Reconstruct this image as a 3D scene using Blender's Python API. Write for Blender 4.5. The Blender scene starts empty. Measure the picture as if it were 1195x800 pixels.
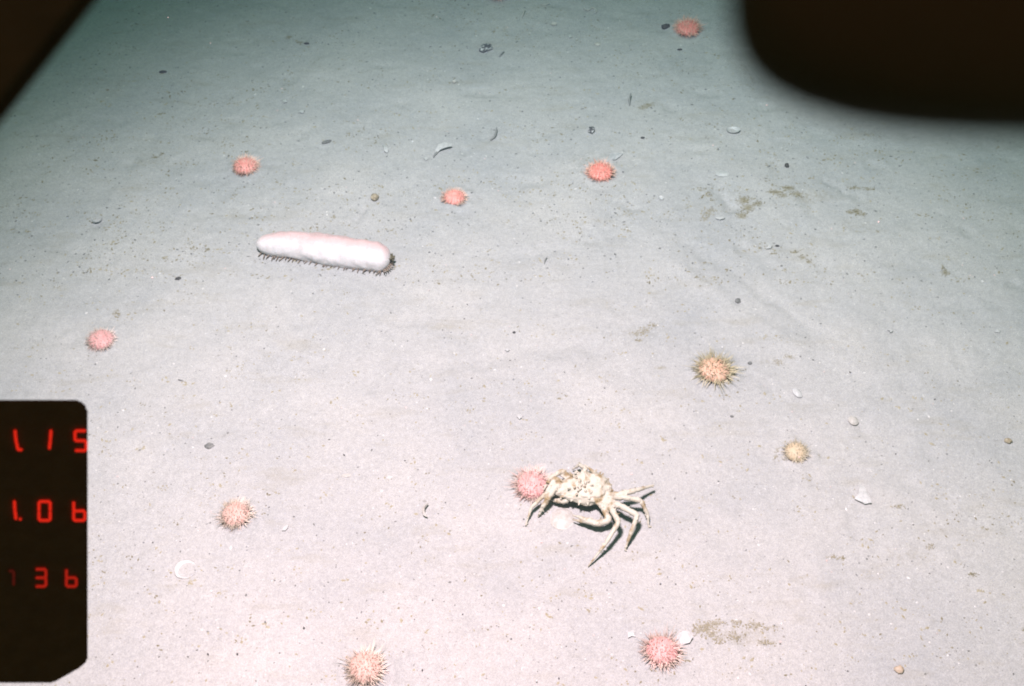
import bpy, bmesh, math, random
import numpy as np
from mathutils import Vector, Matrix, noise as mnoise
R = math.radians
sc = bpy.context.scene
COL = sc.collection
random.seed(7)

# ------------------------------------------------------------------ camera
PITCH = R(48.0); CAM_H = 2.0; FPX = 1442.0
FW = Vector((0, math.cos(PITCH), -math.sin(PITCH)))
UP = Vector((0, math.sin(PITCH), math.cos(PITCH)))
RT = Vector((1, 0, 0))
CAM = Vector((0, 0, CAM_H))
cd = bpy.data.cameras.new('camera'); cam = bpy.data.objects.new('camera', cd); COL.objects.link(cam)
cam.location = CAM; cam.rotation_euler = (R(90) - PITCH, 0, 0)
cd.sensor_width = 36; cd.lens = FPX / 1195 * 36
cd.clip_start = 0.01; cd.clip_end = 100
cd.dof.use_dof = True; cd.dof.focus_distance = 2.4; cd.dof.aperture_fstop = 17
sc.camera = cam
sc.cycles.filter_width = 1.9
sc.view_settings.view_transform = 'Standard'; sc.view_settings.look = 'None'
sc.view_settings.exposure = 0; sc.view_settings.gamma = 1; sc.view_settings.use_curve_mapping = False

# ------------------------------------------------------------------ light: the strobe of the survey camera, no daylight at this depth
w = bpy.data.worlds.new('World'); sc.world = w; w.use_nodes = True
bg = w.node_tree.nodes['Background']
bg.inputs['Color'].default_value = (1.0, 0.54, 0.28, 1); bg.inputs['Strength'].default_value = 0.50
ld = bpy.data.lights.new('strobe', 'SPOT'); strobe = bpy.data.objects.new('strobe', ld); COL.objects.link(strobe)
strobe.location = (-0.27, 1.0, 2.70)
ld.energy = 2480; ld.color = (1.0, 0.365, 0.402); ld.shadow_soft_size = 0.15
ld.spot_size = R(73.8); ld.spot_blend = 0.88
_aim = Vector((0.045, 1.46, 0.0)) - strobe.location
strobe.rotation_euler = _aim.to_track_quat('-Z', 'Y').to_euler()

# ------------------------------------------------------------------ helpers
def ray(px, py):
    return FW + RT * ((px - 597.5) / FPX) + UP * ((400 - py) / FPX)
def at(px, py, z=0.0):
    d = ray(px, py); return CAM + d * ((z - CAM_H) / d.z)
def m_per_px(px, py):
    return (at(px, py) - CAM).dot(FW) / FPX

def _hash(ix, iy, s):
    n = (ix * 374761393 + iy * 668265263 + s * 974634777) & 0xffffffff
    n = ((n ^ (n >> 13)) * 1274126177) & 0xffffffff
    return ((n ^ (n >> 16)) & 0xffff) / 65535.0
def vnoise(x, y, size, seed):
    x = np.asarray(x, float) / size; y = np.asarray(y, float) / size
    ix = np.floor(x).astype(np.int64); iy = np.floor(y).astype(np.int64)
    fx = x - ix; fy = y - iy
    fx = fx * fx * fx * (fx * (fx * 6 - 15) + 10); fy = fy * fy * fy * (fy * (fy * 6 - 15) + 10)
    a = _hash(ix, iy, seed); b = _hash(ix + 1, iy, seed); c = _hash(ix, iy + 1, seed); d = _hash(ix + 1, iy + 1, seed)
    return (a + (b - a) * fx) * (1 - fy) + (c + (d - c) * fx) * fy - 0.5

GROOVES = [  # pixel polyline, half width (m), depth (m, negative = trough)
    ([(838, 219), (847, 229), (858, 243)], 0.014, -0.008),
    ([(418, 258), (421, 250), (424, 244)], 0.006, -0.006),
    ([(800, 282), (850, 312), (905, 350), (960, 395)], 0.022, -0.004),
    ([(770, 300), (820, 330), (880, 372), (930, 412)], 0.020, 0.003),
    ([(600, 305), (650, 290), (720, 272)], 0.020, -0.004),
    ([(560, 430), (620, 404), (690, 408), (770, 380)], 0.022, -0.003),
    ([(500, 445), (560, 428), (640, 425), (720, 395)], 0.018, 0.0025),
    ([(20, 262), (70, 290), (130, 300)], 0.018, -0.004),
    ([(725, 235), (742, 242), (760, 238)], 0.014, -0.004),
    ([(870, 480), (960, 470), (1040, 440)], 0.025, -0.003),
    ([(960, 210), (975, 216), (985, 225)], 0.012, -0.005),
]
PITS = [(861, 352, .009, -.006), (735, 240, .020, -.005), (640, 155, .012, -.004), (113, 262, .014, -.006),
        (300, 80, .02, -.004), (470, 120, .016, -.004), (1060, 560, .03, -.004), (980, 640, .03, -.003),
        (180, 560, .03, -.004), (360, 470, .03, -.003), (440, 620, .04, -.003), (560, 720, .03, -.003)]
_gw = [([np.array(at(*p)[:2]) for p in pl], hw, dp) for pl, hw, dp in GROOVES]
_pw = [(at(a, b)[0], at(a, b)[1], r, d) for a, b, r, d in PITS]
NESTS = [(803, 33, 29), (286, 194, 29), (701, 201, 31), (530, 230, 26), (118, 400, 31), (834, 434, 39), (929, 531, 27), (621, 569, 39), (275, 604, 34), (426, 783, 42), (773, 763, 40)]
_nw = [(at(a, b)[0], at(a, b)[1], w_ * m_per_px(a, b) / 2) for a, b, w_ in NESTS]
def gh(x, y):
    x = np.asarray(x, float); y = np.asarray(y, float)
    z = 0.012 * vnoise(x, y, 0.62, 1) + 0.006 * vnoise(x, y, 0.23, 2) + 0.0040 * vnoise(x, y, 0.085, 3)
    z = z + 0.0022 * vnoise(x, y, 0.034, 4) + 0.0014 * vnoise(x, y, 0.016, 5)
    # scattered burrow dimples
    dm = vnoise(x, y, 0.06, 9) * 2
    z = z - 0.004 * np.clip(dm - 0.62, 0, 1) / 0.38
    for pl, hw, dp in _gw:
        dmin = np.full(x.shape, 9.0)
        for a, b in zip(pl[:-1], pl[1:]):
            ab = b - a; L = ab @ ab
            t = np.clip(((x - a[0]) * ab[0] + (y - a[1]) * ab[1]) / L, 0, 1)
            dmin = np.minimum(dmin, np.hypot(x - a[0] - t * ab[0], y - a[1] - t * ab[1]))
        dmin = dmin + hw * (1.1 * vnoise(x, y, hw * 1.6, 21) + .6 * vnoise(x, y, hw * .6, 22))
        z = z + dp * (1 + 1.2 * vnoise(x, y, hw * 3, 23)) * np.exp(-(np.maximum(dmin, 0) / hw) ** 2)
    for cx, cy, r in _nw:   # each urchin sits in a shallow bed of pushed up mud
        d = np.hypot(x - cx, y - cy) / r * (1 + .5 * vnoise(x, y, r * .9, 31))
        z = z - .002 * np.exp(-d ** 2) + .0042 * np.exp(-((d - 1.35) / .28) ** 2) * (1 + 1.5 * vnoise(x, y, r * .8, 32))
    for cx, cy, r, d in _pw:
        z = z + d * np.exp(-((x - cx) ** 2 + (y - cy) ** 2) / r ** 2)
    return z
def ghs(x, y): return float(gh(np.array([x]), np.array([y]))[0])
def ground(px, py, dz=0.0):
    p = at(px, py); z = ghs(p.x, p.y)
    p = at(px, py, z); return Vector((p.x, p.y, z + dz))

def mesh_obj(name, verts, faces, mat=None, parent=None, smooth=True, loc=None):
    me = bpy.data.meshes.new(name); me.from_pydata([tuple(v) for v in verts], [], faces); me.update()
    if smooth: me.polygons.foreach_set('use_smooth', [True] * len(me.polygons))
    o = bpy.data.objects.new(name, me); COL.objects.link(o)
    if mat: me.materials.append(mat)
    if parent: o.parent = parent
    if loc is not None: o.location = loc
    return o
def bm_obj(name, bm, mat=None, parent=None, smooth=True, loc=None):
    me = bpy.data.meshes.new(name); bm.to_mesh(me); bm.free()
    if smooth: me.polygons.foreach_set('use_smooth', [True] * len(me.polygons))
    o = bpy.data.objects.new(name, me); COL.objects.link(o)
    if mat: me.materials.append(mat)
    if parent: o.parent = parent
    if loc is not None: o.location = loc
    return o
def empty(name, loc, rz=0.0):
    o = bpy.data.objects.new(name, None); o.empty_display_size = 0.02; COL.objects.link(o)
    o.location = loc; o.rotation_euler = (0, 0, rz); return o
def tag(o, label=None, cat=None, group=None, kind=None):
    for k, v in (('label', label), ('category', cat), ('group', group), ('kind', kind)):
        if v: o[k] = v
    return o

def material(name, c1, c2=None, scale=40.0, rough=0.8, bump=0.0, bscale=None, spec=0.3, detail=5.0, lo=0.35, hi=0.65, sss=0.0):
    m = bpy.data.materials.new(name); m.use_nodes = True; nt = m.node_tree; N = nt.nodes; L = nt.links
    b = N['Principled BSDF']; b.inputs['Roughness'].default_value = rough; b.inputs['Specular IOR Level'].default_value = spec
    tc = N.new('ShaderNodeTexCoord')
    n = N.new('ShaderNodeTexNoise'); n.inputs['Scale'].default_value = scale; n.inputs['Detail'].default_value = detail
    L.new(tc.outputs['Object'], n.inputs['Vector'])
    cr = N.new('ShaderNodeValToRGB'); cr.color_ramp.elements[0].position = lo; cr.color_ramp.elements[1].position = hi
    cr.color_ramp.elements[0].color = (*c1, 1); cr.color_ramp.elements[1].color = (*(c2 or c1), 1)
    L.new(n.outputs['Fac'], cr.inputs['Fac']); L.new(cr.outputs['Color'], b.inputs['Base Color'])
    if sss:
        b.inputs['Subsurface Weight'].default_value = sss; b.inputs['Subsurface Radius'].default_value = (0.01, 0.006, 0.005)
    if bump:
        n2 = N.new('ShaderNodeTexNoise'); n2.inputs['Scale'].default_value = bscale or scale * 3; n2.inputs['Detail'].default_value = 4
        L.new(tc.outputs['Object'], n2.inputs['Vector'])
        bp = N.new('ShaderNodeBump'); bp.inputs['Strength'].default_value = 1.0; bp.inputs['Distance'].default_value = bump
        L.new(n2.outputs['Fac'], bp.inputs['Height']); L.new(bp.outputs['Normal'], b.inputs['Normal'])
    return m

# ------------------------------------------------------------------ seabed (setting)
def axis(lo, hi, step, far):
    mid = np.arange(lo, hi + step / 2, step)
    out = []; s = step; p = hi
    while p < far: s *= 1.35; p += s; out.append(p)
    low = []; s = step; p = lo
    while p > -far: s *= 1.35; p -= s; low.append(p)
    return np.concatenate([np.array(low[::-1]), mid, np.array(out)])
XS = axis(-1.62, 1.62, 0.0055, 11.0); YS = axis(0.78, 3.6, 0.0055, 11.0)
gx, gy = np.meshgrid(XS, YS); gz = gh(gx.ravel(), gy.ravel())
nx, ny = len(XS), len(YS)
me = bpy.data.meshes.new('seabed')
co = np.stack([gx.ravel(), gy.ravel(), gz], 1)
ii = (np.arange(ny - 1)[:, None] * nx + np.arange(nx - 1)[None, :]).ravel()
quads = np.stack([ii, ii + 1, ii + nx + 1, ii + nx], 1).astype(np.int32)
me.vertices.add(len(co)); me.vertices.foreach_set('co', co.astype(np.float32).ravel())
me.loops.add(quads.size); me.loops.foreach_set('vertex_index', quads.ravel())
me.polygons.add(len(quads)); me.polygons.foreach_set('loop_start', np.arange(0, quads.size, 4, dtype=np.int32))
me.polygons.foreach_set('use_smooth', np.ones(len(quads), bool)); me.update(calc_edges=True); me.validate()
seabed = bpy.data.objects.new('seabed', me); COL.objects.link(seabed); seabed['kind'] = 'structure'

def mud_material():
    m = bpy.data.materials.new('pale mud'); m.use_nodes = True; nt = m.node_tree; N = nt.nodes; L = nt.links
    b = N['Principled BSDF']; b.inputs['Roughness'].default_value = 0.95; b.inputs['Specular IOR Level'].default_value = 0.15
    tc = N.new('ShaderNodeTexCoord')
    def noise(scale, detail=3.0, rough=0.55, stretch=None):
        n = N.new('ShaderNodeTexNoise'); n.inputs['Scale'].default_value = scale
        n.inputs['Detail'].default_value = detail; n.inputs['Roughness'].default_value = rough
        if stretch:
            mp = N.new('ShaderNodeMapping'); mp.inputs['Scale'].default_value = stretch
            L.new(tc.outputs['Object'], mp.inputs['Vector']); L.new(mp.outputs['Vector'], n.inputs['Vector'])
        else: L.new(tc.outputs['Object'], n.inputs['Vector'])
        return n.outputs['Fac']
    def ramp(fac, p0, c0, p1, c1):
        r = N.new('ShaderNodeValToRGB'); e = r.color_ramp.elements
        e[0].position = p0; e[1].position = p1; e[0].color = (*c0, 1); e[1].color = (*c1, 1)
        L.new(fac, r.inputs['Fac']); return r.outputs['Color']
    def mix(kind, fac, a, c):
        mx = N.new('ShaderNodeMix'); mx.data_type = 'RGBA'; mx.blend_type = kind
        if isinstance(fac, float): mx.inputs['Factor'].default_value = fac
        else: L.new(fac, mx.inputs['Factor'])
        for v, i in ((a, 6), (c, 7)):
            if isinstance(v, tuple): mx.inputs[i].default_value = (*v, 1)
            else: L.new(v, mx.inputs[i])
        return mx.outputs[2]
    base = ramp(noise(3.5, 6, .6), 0.30, (.250, .254, .254), 0.70, (.305, .299, .290))
    grain = ramp(noise(330, 2, .7), 0.30, (.85, .85, .86), 0.70, (1.15, 1.15, 1.14))
    c = mix('MULTIPLY', 1.0, base, grain)
    g2 = ramp(noise(95, 4, .7), 0.34, (.92, .92, .91), 0.66, (1.06, 1.06, 1.06))
    c = mix('MULTIPLY', 1.0, c, g2)
    # faint streaks of olive silt laid by the current
    st = ramp(noise(1.0, 7, .68, (5, 17, 9)), 0.56, (0, 0, 0), 0.76, (.50, .50, .50))
    c = mix('MIX', st, c, (.205, .19, .145))
    sa = N.new('ShaderNodeAttribute'); sa.attribute_name = 'silt'
    sn = N.new('ShaderNodeMath'); sn.operation = 'MULTIPLY'; sn.use_clamp = True
    L.new(sa.outputs['Fac'], sn.inputs[0]); L.new(noise(130, 5, .75), sn.inputs[1])
    c = mix('MIX', ramp(sn.outputs[0], .24, (0, 0, 0), .52, (.85, .85, .85)), c, (.155, .135, .075))
    sp = ramp(noise(120, 2, .5), 0.70, (0, 0, 0), 0.78, (.65, .65, .65))
    c = mix('MIX', sp, c, (.12, .11, .085))
    wh = ramp(noise(170, 1, .5, (1, 1.1, 1)), 0.755, (0, 0, 0), 0.80, (.8, .8, .8))
    c = mix('MIX', wh, c, (.46, .46, .45))
    L.new(c, b.inputs['Base Color'])
    bp = N.new('ShaderNodeBump'); bp.inputs['Distance'].default_value = 0.0012; bp.inputs['Strength'].default_value = 0.8
    L.new(noise(300, 5, .7), bp.inputs['Height']); L.new(bp.outputs['Normal'], b.inputs['Normal'])
    return m
me.materials.append(mud_material())

# ------------------------------------------------------------------ the water: one closed box round camera and ground
bm = bmesh.new(); bmesh.ops.create_cube(bm, size=1)
hz = bm_obj('haze', bm, smooth=False); hz.scale = (36, 36, 4.6); hz.location = (0, 0, 1.2)
hz['kind'] = 'stuff'
hm = bpy.data.materials.new('sea water'); hm.use_nodes = True; nt = hm.node_tree
nt.nodes.remove(nt.nodes['Principled BSDF'])
pv = nt.nodes.new('ShaderNodeVolumePrincipled')
pv.inputs['Density'].default_value = 0.25
pv.inputs['Color'].default_value = (.03, .05, .105, 1)
pv.inputs['Absorption Color'].default_value = (.085, .950, 1.0, 1)
pv.inputs['Anisotropy'].default_value = 0.5
nt.links.new(pv.outputs['Volume'], nt.nodes['Material Output'].inputs['Volume'])
hz.data.materials.append(hm)

# ------------------------------------------------------------------ tubes and blobs
def add_tube(bm, pts, rads, seg=8):
    pts = [Vector(p) for p in pts]; rings = []
    for i, p in enumerate(pts):
        t = (pts[min(i + 1, len(pts) - 1)] - pts[max(i - 1, 0)]).normalized()
        a = t.cross(Vector((0.13, 0.21, 0.97))); a = a.normalized() if a.length > 1e-4 else Vector((1, 0, 0))
        b = t.cross(a)
        rings.append([bm.verts.new(p + (a * math.cos(k * 2 * math.pi / seg) + b * math.sin(k * 2 * math.pi / seg)) * rads[i]) for k in range(seg)])
    for r0, r1 in zip(rings[:-1], rings[1:]):
        for k in range(seg): bm.faces.new((r0[k], r0[(k + 1) % seg], r1[(k + 1) % seg], r1[k]))
    bm.faces.new(rings[0][::-1]); bm.faces.new(rings[-1])
def smooth_path(pts, rads, n=5):
    P = [Vector(p) for p in pts]; out = []; ro = []
    for i in range(len(P) - 1):
        p0 = P[max(i - 1, 0)]; p1 = P[i]; p2 = P[i + 1]; p3 = P[min(i + 2, len(P) - 1)]
        for k in range(n):
            t = k / n
            out.append(0.5 * ((2 * p1) + (p2 - p0) * t + (2 * p0 - 5 * p1 + 4 * p2 - p3) * t * t + (3 * p1 - p0 - 3 * p2 + p3) * t ** 3))
            ro.append(rads[i] + (rads[i + 1] - rads[i]) * t)
    out.append(P[-1]); ro.append(rads[-1]); return out, ro
def add_blob(bm, c, r, sub=2, rough=0.0, seed=0, rot=None):
    M = Matrix.Translation(c) @ (rot.to_4x4() if rot else Matrix.Identity(4)) @ Matrix.Diagonal((*r, 1))
    vs = bmesh.ops.create_icosphere(bm, subdivisions=sub, radius=1)['verts']
    for v in vs:
        if rough: v.co *= 1 + rough * mnoise.noise(v.co * 1.7 + Vector((seed * 3.1, seed * 1.7, 0))) + rough * .5 * mnoise.noise(v.co * 4.1 + Vector((seed, 0, seed)))
        v.co = M @ v.co

# ------------------------------------------------------------------ sea urchins
def urchin_material(name, body, band, rough=0.6):
    m = bpy.data.materials.new(name); m.use_nodes = True; nt = m.node_tree; N = nt.nodes; L = nt.links
    b = N['Principled BSDF']; b.inputs['Roughness'].default_value = rough; b.inputs['Specular IOR Level'].default_value = .3
    at_ = N.new('ShaderNodeAttribute'); at_.attribute_name = 'band'
    tc = N.new('ShaderNodeTexCoord'); n = N.new('ShaderNodeTexNoise'); n.inputs['Scale'].default_value = 130; n.inputs['Detail'].default_value = 3
    L.new(tc.outputs['Object'], n.inputs['Vector'])
    ad = N.new('ShaderNodeMath'); ad.operation = 'MULTIPLY_ADD'; ad.inputs[1].default_value = 0.9; ad.inputs[2].default_value = -0.45
    L.new(n.outputs['Fac'], ad.inputs[0])
    s = N.new('ShaderNodeMath'); s.operation = 'ADD'; s.use_clamp = True
    L.new(at_.outputs['Fac'], s.inputs[0]); L.new(ad.outputs[0], s.inputs[1])
    mx = N.new('ShaderNodeMix'); mx.data_type = 'RGBA'; mx.inputs[6].default_value = (*body, 1); mx.inputs[7].default_value = (*band, 1)
    L.new(s.outputs[0], mx.inputs['Factor']); L.new(mx.outputs[2], b.inputs['Base Color'])
    return m
def build_urchin(px, py, wpx, pal, label, seed, hfac=0.62, spine=0.55, nsp=300, stray=6, rz=None):
    rng = random.Random(seed)
    body, band, spc, tip = PAL[pal]
    zc = 0.24 * wpx * m_per_px(px, py)
    c = at(px, py, zc); D = .95 * wpx * (c - CAM).dot(FW) / FPX; Rr = D / 2
    root = empty('sea_urchin', (c.x, c.y, ghs(c.x, c.y) - .002), rng.uniform(0, 6.28) if rz is None else rz)
    tag(root, label, 'sea urchin', 'pink sea urchins on the seabed')
    H = D * hfac * .88; ecc = rng.uniform(.9, 1.0); lean = rng.uniform(-.12, .12); bald = (rng.uniform(0, 6.28), rng.uniform(.3, .9))
    ns, nr = 60, 26
    V = []; F = []; A = []
    def surf(th, ph):   # ph 0 top .. pi bottom
        s, cc = math.sin(ph), math.cos(ph)
        z = cc * (H / 2) if cc > 0 else cc * (H / 2) * 0.8
        return Vector((Rr * s * math.cos(th) + lean * z, Rr * ecc * s * math.sin(th), z + H * 0.37))
    for j in range(nr + 1):
        ph = math.pi * j / nr
        for i in range(ns):
            th = 2 * math.pi * i / ns
            p = surf(th, ph)
            u = (th * 5 / (2 * math.pi)) % 1
            row = abs(math.cos(th * 10)) ** 3
            bump = 0.02 * row * math.sin(ph) * (0.6 + 0.4 * math.sin(ph * 34))
            p = p * 1.0 + Vector((p.x, p.y, 0)) * bump
            V.append(p); A.append(0.65 * row * abs(math.sin(ph)) ** .7 + 0.25 * (math.sin(ph * 34) * math.sin(th * 40) > .3) + (0.35 if ph < 0.16 else 0))
    for j in range(nr):
        for i in range(ns):
            a = j * ns + i; b_ = j * ns + (i + 1) % ns
            F.append((a, a + ns, b_ + ns, b_))
    t = mesh_obj('test', V, F, UM[pal][0], root)
    at_ = t.data.attributes.new('band', 'FLOAT', 'POINT'); at_.data.foreach_set('value', np.array(A, np.float32))
    # spines: real tapering needles, too fine to pick apart
    SV = []; SF = []
    def needle(p, d, ln, r0):
        a = d.cross(Vector((.3, .2, .93))).normalized(); b_ = d.cross(a)
        bend = Vector((rng.uniform(-1, 1), rng.uniform(-1, 1), rng.uniform(-.6, .6))) * ln * 0.24
        o = len(SV)
        for q, rr in ((p - d * .001, r0), (p + d * ln * .55 + bend * .5, r0 * .72)):
            for k in range(3):
                g = k * 2.0944; SV.append(q + (a * math.cos(g) + b_ * math.sin(g)) * rr)
        SV.append(p + d * ln + bend * .7)
        for k in range(3):
            k2 = (k + 1) % 3
            SF.append((o + k, o + k2, o + 3 + k2, o + 3 + k)); SF.append((o + 3 + k, o + 3 + k2, o + 6))
    ga = math.pi * (3 - math.sqrt(5))
    for k in range(nsp):
        cz = 1 - (k + .5) / nsp * 1.42
        ph = math.acos(max(-1, cz)) + rng.uniform(-.06, .06); th = ga * k + rng.uniform(-.12, .12)
        p = surf(th, ph)
        d = Vector((p.x / Rr ** 2, p.y / Rr ** 2, (p.z - H * .40) / (H / 2) ** 2)).normalized()
        d = (d + Vector((rng.gauss(0, .30), rng.gauss(0, .30), rng.gauss(0, .22)))).normalized()
        if p.z + d.z * spine * Rr < 0.002: d.z = abs(d.z) * .3; d.normalize()
        if abs((th % 6.283) - bald[0]) < bald[1] and rng.random() < .45: continue
        ln = Rr * spine * rng.uniform(.35, 1.2) * (0.62 + 0.38 * math.sin(ph))
        needle(p, d, ln, 0.016 * Rr + .00026)
    for k in range(stray):
        th = rng.uniform(0, 6.28); ph = rng.uniform(.9, 1.5); p = surf(th, ph)
        d = Vector((math.cos(th), math.sin(th), rng.uniform(.1, .7))).normalized()
        needle(p, d, Rr * spine * rng.uniform(1.4, 1.9), .013 * Rr + .00028)
    s = mesh_obj('spines', SV, SF, UM[pal][1], root, smooth=False); s['kind'] = 'stuff'
    return root
PAL = {  # test, pale rows, spine colour, spine variation
    'red':    ((.52, .135, .108), (.64, .33, .27), (.60, .31, .24), (.48, .34, .26)),
    'coral':  ((.50, .165, .138), (.62, .38, .33), (.60, .36, .29), (.48, .36, .28)),
    'pink':   ((.43, .195, .185), (.47, .34, .32), (.56, .39, .355), (.46, .38, .32)),
    'pale':   ((.43, .20, .19), (.46, .33, .31), (.54, .41, .38), (.46, .40, .34)),
    'orange': ((.385, .225, .185), (.42, .335, .30), (.50, .40, .35), (.46, .40, .32)),
    'tan':    ((.43, .235, .155), (.42, .35, .28), (.30, .26, .15), (.44, .39, .27)),
    'ochre':  ((.35, .27, .175), (.37, .33, .25), (.40, .355, .26), (.40, .36, .29)),
}
UM = {k: (urchin_material('urchin test ' + k, v[0], v[1]), material('urchin spine ' + k, v[2], v[3], 60, .6)) for k, v in PAL.items()}
URCHINS = [
    (803, 29, 29, 'red', 'deep red urchin beside the black rounded housing with a dark pebble at its left', .55, .5, 4),
    (286, 190, 29, 'coral', 'coral pink urchin on the bluish mud up left of the sea cucumber', .66, .42, 6),
    (701, 197, 31, 'red', 'bright red urchin with short dense spines and a pale shell flake behind it', .6, .45, 5),
    (530, 227, 26, 'coral', 'small coral urchin on bare mud right of the sea cucumber head end', .6, .42, 5),
    (118, 396, 31, 'pale', 'pale pink urchin lying alone above the black data stamp box', .62, .38, 4),
    (834, 429, 39, 'tan', 'tan urchin with long olive spines and a dark shaded right side', .6, .75, 12),
    (929, 527, 27, 'ochre', 'small ochre urchin with few spines and silt trailing from its left', .75, .45, 8),
    (621, 563, 39, 'pink', 'fuzzy pink urchin touched by the left legs of the crab', .6, .62, 8),
    (275, 599, 34, 'orange', 'pale orange urchin with a fringe of fine spines above the ring shaped shell', .62, .6, 8),
    (426, 777, 42, 'orange', 'large orange pink urchin cut by the bottom edge of the picture', .66, .58, 8),
    (773, 757, 40, 'pink', 'pink urchin with a white shell piece leaning on its right side', .64, .58, 8),
    (581, -10, 22, 'red', 'red urchin barely showing at the top edge of the picture', .6, .5, 4),
]
for i, (px, py, wp, pal, lab, hf, spl, st) in enumerate(URCHINS):
    build_urchin(px, py, wp, pal, lab, 100 + i, hf, spl, nsp=230 if pal == 'ochre' else 330, stray=st)

# ------------------------------------------------------------------ sea cucumber
def build_cucumber():
    A = at(304, 281, .034); B = at(449, 298, .036)
    ax = (B - A); Ln = ax.length; c = (A + B) / 2
    root = empty('sea_cucumber', (c.x, c.y, ghs(c.x, c.y)), math.atan2(ax.y, ax.x))
    tag(root, 'pale pink and white sea cucumber with a comb of tiny feet along its lower side', 'sea cucumber')
    rb = 0.0338; V = []; F = []; n, s = 90, 40
    def rad(t):   # t 0..1 along total length incl. caps
        e = 0.12
        base = 0.84 + 0.17 * min(1, t * 1.6) - 0.05 * math.sin(t * 9)
        k = 1.0
        if t < e * 1.6: k = math.sqrt(max(0, 1 - (1 - t / (e * 1.6)) ** 2))
        if t > 1 - e: k = math.sqrt(max(0, 1 - (1 - (1 - t) / e) ** 2))
        return rb * base * k * 1.03
    tot = Ln + 0.025
    for i in range(n + 1):
        t = i / n; x = -tot / 2 + tot * t
        y0 = 0.012 * math.sin(t * 3.14) + .003 * math.sin(t * 8) ; r = max(rad(t), 1e-4)
        for k in range(s):
            g = 2 * math.pi * k / s
            y = r * 1.02 * math.cos(g); z = r * 0.98 * math.sin(g)
            q = Vector((x, y, z))
            lump = 1 + 0.07 * mnoise.noise(q * 38) + 0.03 * mnoise.noise(q * 80) + 0.022 * mnoise.noise(q * 170) + .018 * math.sin(x * 240 + 5 * mnoise.noise(q * 16)) * (.4 + mnoise.noise(q * 30)) + .022 * mnoise.noise(q * 70) + .02 * mnoise.noise(q * 110)
            y *= lump; z *= lump
            if z < 0: y = math.copysign(r * 1.02 * lump * abs(math.cos(g)) ** .35, math.cos(g))
            z = max(z * (1.0 if z > 0 else .8), -0.021) + 0.019
            V.append(Vector((x, y + y0, z)))
    for i in range(n):
        for k in range(s):
            a = i * s + k; b_ = i * s + (k + 1) % s
            F.append((a, b_, b_ + s, a + s))
    F.append(tuple(range(s))[::-1]); F.append(tuple(n * s + k for k in range(s)))
    m = bpy.data.materials.new('cucumber skin'); m.use_nodes = True; nt = m.node_tree; N = nt.nodes; L = nt.links
    b = N['Principled BSDF']; b.inputs['Roughness'].default_value = .5; b.inputs['Subsurface Weight'].default_value = .25
    b.inputs['Subsurface Radius'].default_value = (.012, .008, .007)
    tc = N.new('ShaderNodeTexCoord'); sx = N.new('ShaderNodeSeparateXYZ'); L.new(tc.outputs['Object'], sx.inputs[0])
    nz = N.new('ShaderNodeTexNoise'); nz.inputs['Scale'].default_value = 28; nz.inputs['Detail'].default_value = 5
    L.new(tc.outputs['Object'], nz.inputs['Vector'])
    m1 = N.new('ShaderNodeMath'); m1.operation = 'MULTIPLY_ADD'; m1.inputs[1].default_value = .55; L.new(sx.outputs['Y'], m1.inputs[0]); L.new(sx.outputs['Z'], m1.inputs[2])
    m2 = N.new('ShaderNodeMath'); m2.operation = 'MULTIPLY_ADD'; m2.inputs[1].default_value = .016; L.new(nz.outputs['Fac'], m2.inputs[0]); L.new(m1.outputs[0], m2.inputs[2])
    mr = N.new('ShaderNodeMapRange'); mr.inputs['From Min'].default_value = .030; mr.inputs['From Max'].default_value = .062; L.new(m2.outputs[0], mr.inputs['Value'])
    cr = N.new('ShaderNodeValToRGB'); e = cr.color_ramp.elements
    e[0].color = (.50, .475, .48, 1); e[1].color = (.45, .33, .325, 1)
    L.new(mr.outputs[0], cr.inputs['Fac'])
    n3 = N.new('ShaderNodeTexNoise'); n3.inputs['Scale'].default_value = 420; L.new(tc.outputs['Object'], n3.inputs['Vector'])
    c3 = N.new('ShaderNodeValToRGB'); c3.color_ramp.elements[0].position = .3; c3.color_ramp.elements[0].color = (.9, .88, .88, 1); c3.color_ramp.elements[1].position = .6; c3.color_ramp.elements[1].color = (1.05, 1.05, 1.05, 1)
    L.new(n3.outputs['Fac'], c3.inputs['Fac'])
    mx = N.new('ShaderNodeMix'); mx.data_type = 'RGBA'; mx.blend_type = 'MULTIPLY'; mx.inputs['Factor'].default_value = 1
    L.new(cr.outputs['Color'], mx.inputs[6]); L.new(c3.outputs['Color'], mx.inputs[7]); L.new(mx.outputs[2], b.inputs['Base Color'])
    bp = N.new('ShaderNodeBump'); bp.inputs['Distance'].default_value = .0012; L.new(n3.outputs['Fac'], bp.inputs['Height']); L.new(bp.outputs['Normal'], b.inputs['Normal'])
    body = mesh_obj('body', V, F, m, root)
    # tube feet: papillae along the lower edge, coloured dark as the shade between them
    rng = random.Random(4); bm = bmesh.new(); bt = bmesh.new()
    def foot(x, y, z, d, ln, r=.0016):
        p = Vector((x, y, z)); d = d.normalized()
        add_tube(bm, [p - d * .004, p + d * ln * .5, p + d * ln], [r * 1.3, r, r * .75], 6)
        add_tube(bt, [p + d * ln * .93, p + d * (ln + .003)], [r * .85, r * .35], 6)
    for k in range(34):
        t = (k + .5) / 34; x = -tot / 2 * .93 + tot * .93 * t + rng.uniform(-.0035, .0035)
        r = rad(.035 + .93 * t)
        foot(x, -r * .93 + 0.012 * math.sin((x / tot + .5) * 3.14), .005, Vector((rng.uniform(-.7, .1), -1.0, -.45 + rng.uniform(-.15, .15))), rng.uniform(.006, .010) * (1 if rng.random() < .7 else .4), .0013)
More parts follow.
